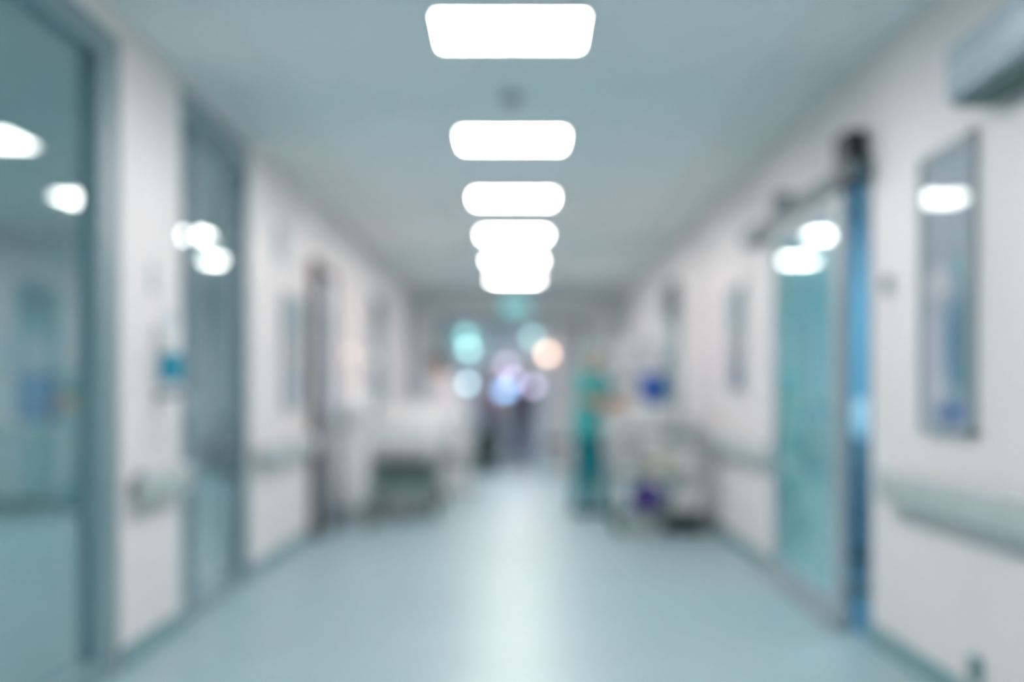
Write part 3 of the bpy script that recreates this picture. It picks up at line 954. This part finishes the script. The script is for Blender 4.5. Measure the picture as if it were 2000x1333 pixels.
    c.caps(V((-0.08, 0, 0.93)), V((0.08, 0, 0.93)), 0.108, 0.108)
    for i in (0, 1):
        c.caps(hips[i], knees[i], 0.098, 0.080)
        c.cone(knees[i], ank[i] + V((0, 0, -0.02)), 0.080, 0.072)
    bake_remesh(c, 'trousers', bottom, t, 0.010, 3)
    for i in (0, 1):
        c = MB()
        a = ank[i]
        c.caps(V((a.x, a.y - 0.045, 0.042)), V((a.x, a.y + 0.05, 0.044)), 0.042, 0.044)
        c.caps(V((a.x, a.y + 0.05, 0.044)), V((a.x, a.y + 0.145, 0.036)), 0.044, 0.036)
        bake_remesh(c, 'shoe', shoe, t, 0.008, 2)
    return t

RELAX = [((-0.25, -0.02, 1.12), (-0.24, 0.08, 0.88)), ((0.25, -0.02, 1.12), (0.24, 0.08, 0.88))]
REACH = [((-0.24, 0.12, 1.16), (-0.14, 0.36, 1.14)), ((0.24, 0.12, 1.16), (0.14, 0.36, 1.12))]
ARMX = [((-0.25, 0.06, 1.14), (-0.06, 0.24, 1.12)), ((0.25, 0.06, 1.14), (0.06, 0.26, 1.08))]
person('person in a pale cap, teal tunic and darker teal trousers, reaching towards the trolley', (0.72, 14.5, 0), math.radians(-122), M['teal_scrub_light'], M['teal_scrub'],
       M['hair_ginger'], M['shoe_dark'], REACH, lean=0.06, look=0.2, stride=0.06, cap=mat('pale_cap_cloth', (176, 198, 196), 0.85))
person('person in a long white coat bending towards the bed', (-0.74, 16.9, 0), math.radians(70), M['white_coat'], M['white_coat'],
       M['hair_brown'], M['shoe_white'], REACH, lean=0.28, look=0.3, coat=True, long_sleeve=True, skirt=0.5)
person('person in a mauve tunic and dark trousers beyond the end portal', (-0.46, 26.2, 0), math.radians(200), M['mauve_cloth'], M['dark_cloth'],
       M['hair_dark'], M['shoe_dark'], ARMX, stride=0.05)
person('person in navy clothes standing beyond the end portal', (0.10, 25.7, 0), math.radians(150), M['navy_cloth'], M['navy_cloth'],
       M['hair_dark'], M['shoe_dark'], RELAX, stride=0.10)
person('person in teal scrubs and cap seen through the near left glass', (-4.28, 14.0, 0), math.radians(-120), M['teal_scrub'], M['teal_scrub'],
       M['hair_dark'], M['shoe_white'], ARMX, cap=M['grey_plastic'], stride=0.05)

# ------------------------------------------------------------------ far end things and coloured lamps
t = thing('stool', 'low black stool with chrome legs near the end portal', 'stool', (0.60, 21.6, 0))
MB().lathe([(0.19, 0.44), (0.20, 0.46), (0.20, 0.50), (0.17, 0.53)]).build('seat', M['black'], t, True)
for k in range(4):
    a = math.pi / 4 + k * math.pi / 2
    MB().cyl((0.12 * math.cos(a), 0.12 * math.sin(a), 0.44), (0.2 * math.cos(a), 0.2 * math.sin(a), 0.0), 0.014).build('leg', M['steel'], t, True)
MB().torus((0, 0, 0.2), 0.165, 0.01).build('foot_ring', M['steel'], t, True)
t = thing('pedal_bin', 'dark green pedal bin left of the end portal', 'bin', (-0.52, 22.4, 0))
MB().lathe([(0.17, 0.0), (0.18, 0.03), (0.18, 0.55)]).build('body', M['darkteal'], t, True)
MB().lathe([(0.185, 0.55), (0.185, 0.59), (0.1, 0.64), (0.03, 0.65)]).build('lid', M['black'], t, True)
MB().box(-0.05, 0.05, -0.25, -0.15, 0.02, 0.05, 0.008).build('pedal', M['steel'], t)

t = thing('exit_sign', 'glowing teal sign above the end portal', 'sign', (-0.03, YE - 0.03, 2.56))
MB().box(-0.24, 0.24, -0.05, 0.03, 0, 0.24, 0.01).build('housing', M['grey_plastic'], t)
MB().box(-0.22, 0.22, -0.056, -0.048, 0.02, 0.22, 0.003).build('sign_face', emit('teal_sign_glow', (110, 205, 210), 1.15), t)

def wall_lamp(label, x, z, rgb, strength, r=0.085, y=30.0, sc=1.0):
    t = thing('wall_lamp', label, 'lamp', (x, y, z), 0, 'coloured lamps on the far wall')
    MB().cyl((0, 0, 0), (0, -0.03, 0), r * 0.9, 20).build('base', M['grey_plastic'], t, True)
    MB().cyl((0, -0.03, 0), (0, -0.08, 0), 0.02, 12).build('stem', M['steel'], t, True)
    MB().ball((0, -0.08 - r * 0.9, 0), r, (1, 1, sc), 20, 14).build('lamp_shade', emit('lamp_shade_glow', rgb, strength), t, True)
wall_lamp('peach globe lamp on the far wall', 0.645, 2.07, (255, 212, 184), 8.0)
wall_lamp('dim grey-teal globe lamp on the far wall, up from the peach one', 0.32, 2.42, (150, 200, 200), 5.0)
wall_lamp('bright teal globe lamp high at the left of the far wall', -1.08, 2.46, (140, 214, 210), 4.6)
wall_lamp('pale teal globe lamp at the left of the far wall, under the bright teal one', -1.02, 2.17, (170, 228, 226), 5.5)
wall_lamp('mauve globe lamp near the middle of the far wall', -0.22, 1.84, (206, 188, 214), 4.0)

# monitor tower just before the end portal
t = thing('monitor_tower', 'wheeled monitor tower with glowing blue and lilac screens in the end portal', 'monitor tower', (-0.08, 24.4, 0))
MB().box(-0.28, 0.28, -0.24, 0.24, 0.08, 0.13, 0.02).build('base', M['grey_plastic'], t)
for (x, y) in ((-0.24, -0.2), (0.24, -0.2), (-0.24, 0.2), (0.24, 0.2)):
    MB().ball((x, y, 0.04), 0.04).build('caster', M['black'], t, True)
MB().cyl((0, 0.1, 0.12), (0, 0.1, 1.6), 0.03).build('column', M['steel'], t, True)
for (x, z, w, h, rgb, st) in ((-0.16, 1.28, 0.16, 0.13, (120, 182, 235), 5.0), (0.02, 1.48, 0.14, 0.12, (208, 200, 250), 3.6), (0.36, 1.36, 0.14, 0.12, (206, 192, 228), 4.2), (-0.06, 1.30, 0.12, 0.1, (160, 205, 250), 3.5)):
    hs = MB().box(x - w / 2 - 0.012, x + w / 2 + 0.012, -0.03, 0.05, z - h / 2 - 0.012, z + h / 2 + 0.012, 0.01).build('display_case', M['white_plastic'], t)
    MB().box(x - w / 2, x + w / 2, -0.036, -0.028, z - h / 2, z + h / 2, 0.002).build('screen', emit('screen_glow', rgb, st), hs)
mb = MB()
mb.cyl((-0.16, 0.06, 1.28), (0.0, 0.1, 1.25), 0.014)
mb.cyl((0.36, 0.06, 1.36), (0.0, 0.1, 1.33), 0.014)
mb.cyl((0.02, 0.05, 1.48), (0.0, 0.1, 1.45), 0.014)
mb.build('arm', M['steel'], t, True)
# pale blue lamp left of the portal opening
t = thing('floor_lamp', 'slim wheeled lamp with a pale blue head left in the end portal', 'lamp', (-0.62, 17.9, 0))
MB().lathe([(0.13, 0.0), (0.13, 0.02), (0.03, 0.04)]).build('base', M['dark_steel'], t, True)
MB().cyl((0, 0, 0.03), (0, 0, 1.32), 0.012).build('pole', M['steel'], t, True)
MB().ball((0, 0, 1.36), 0.05, (1, 1, 1)).build('lamp_head', emit('pale_blue_glow', (185, 222, 236), 6), t, True)
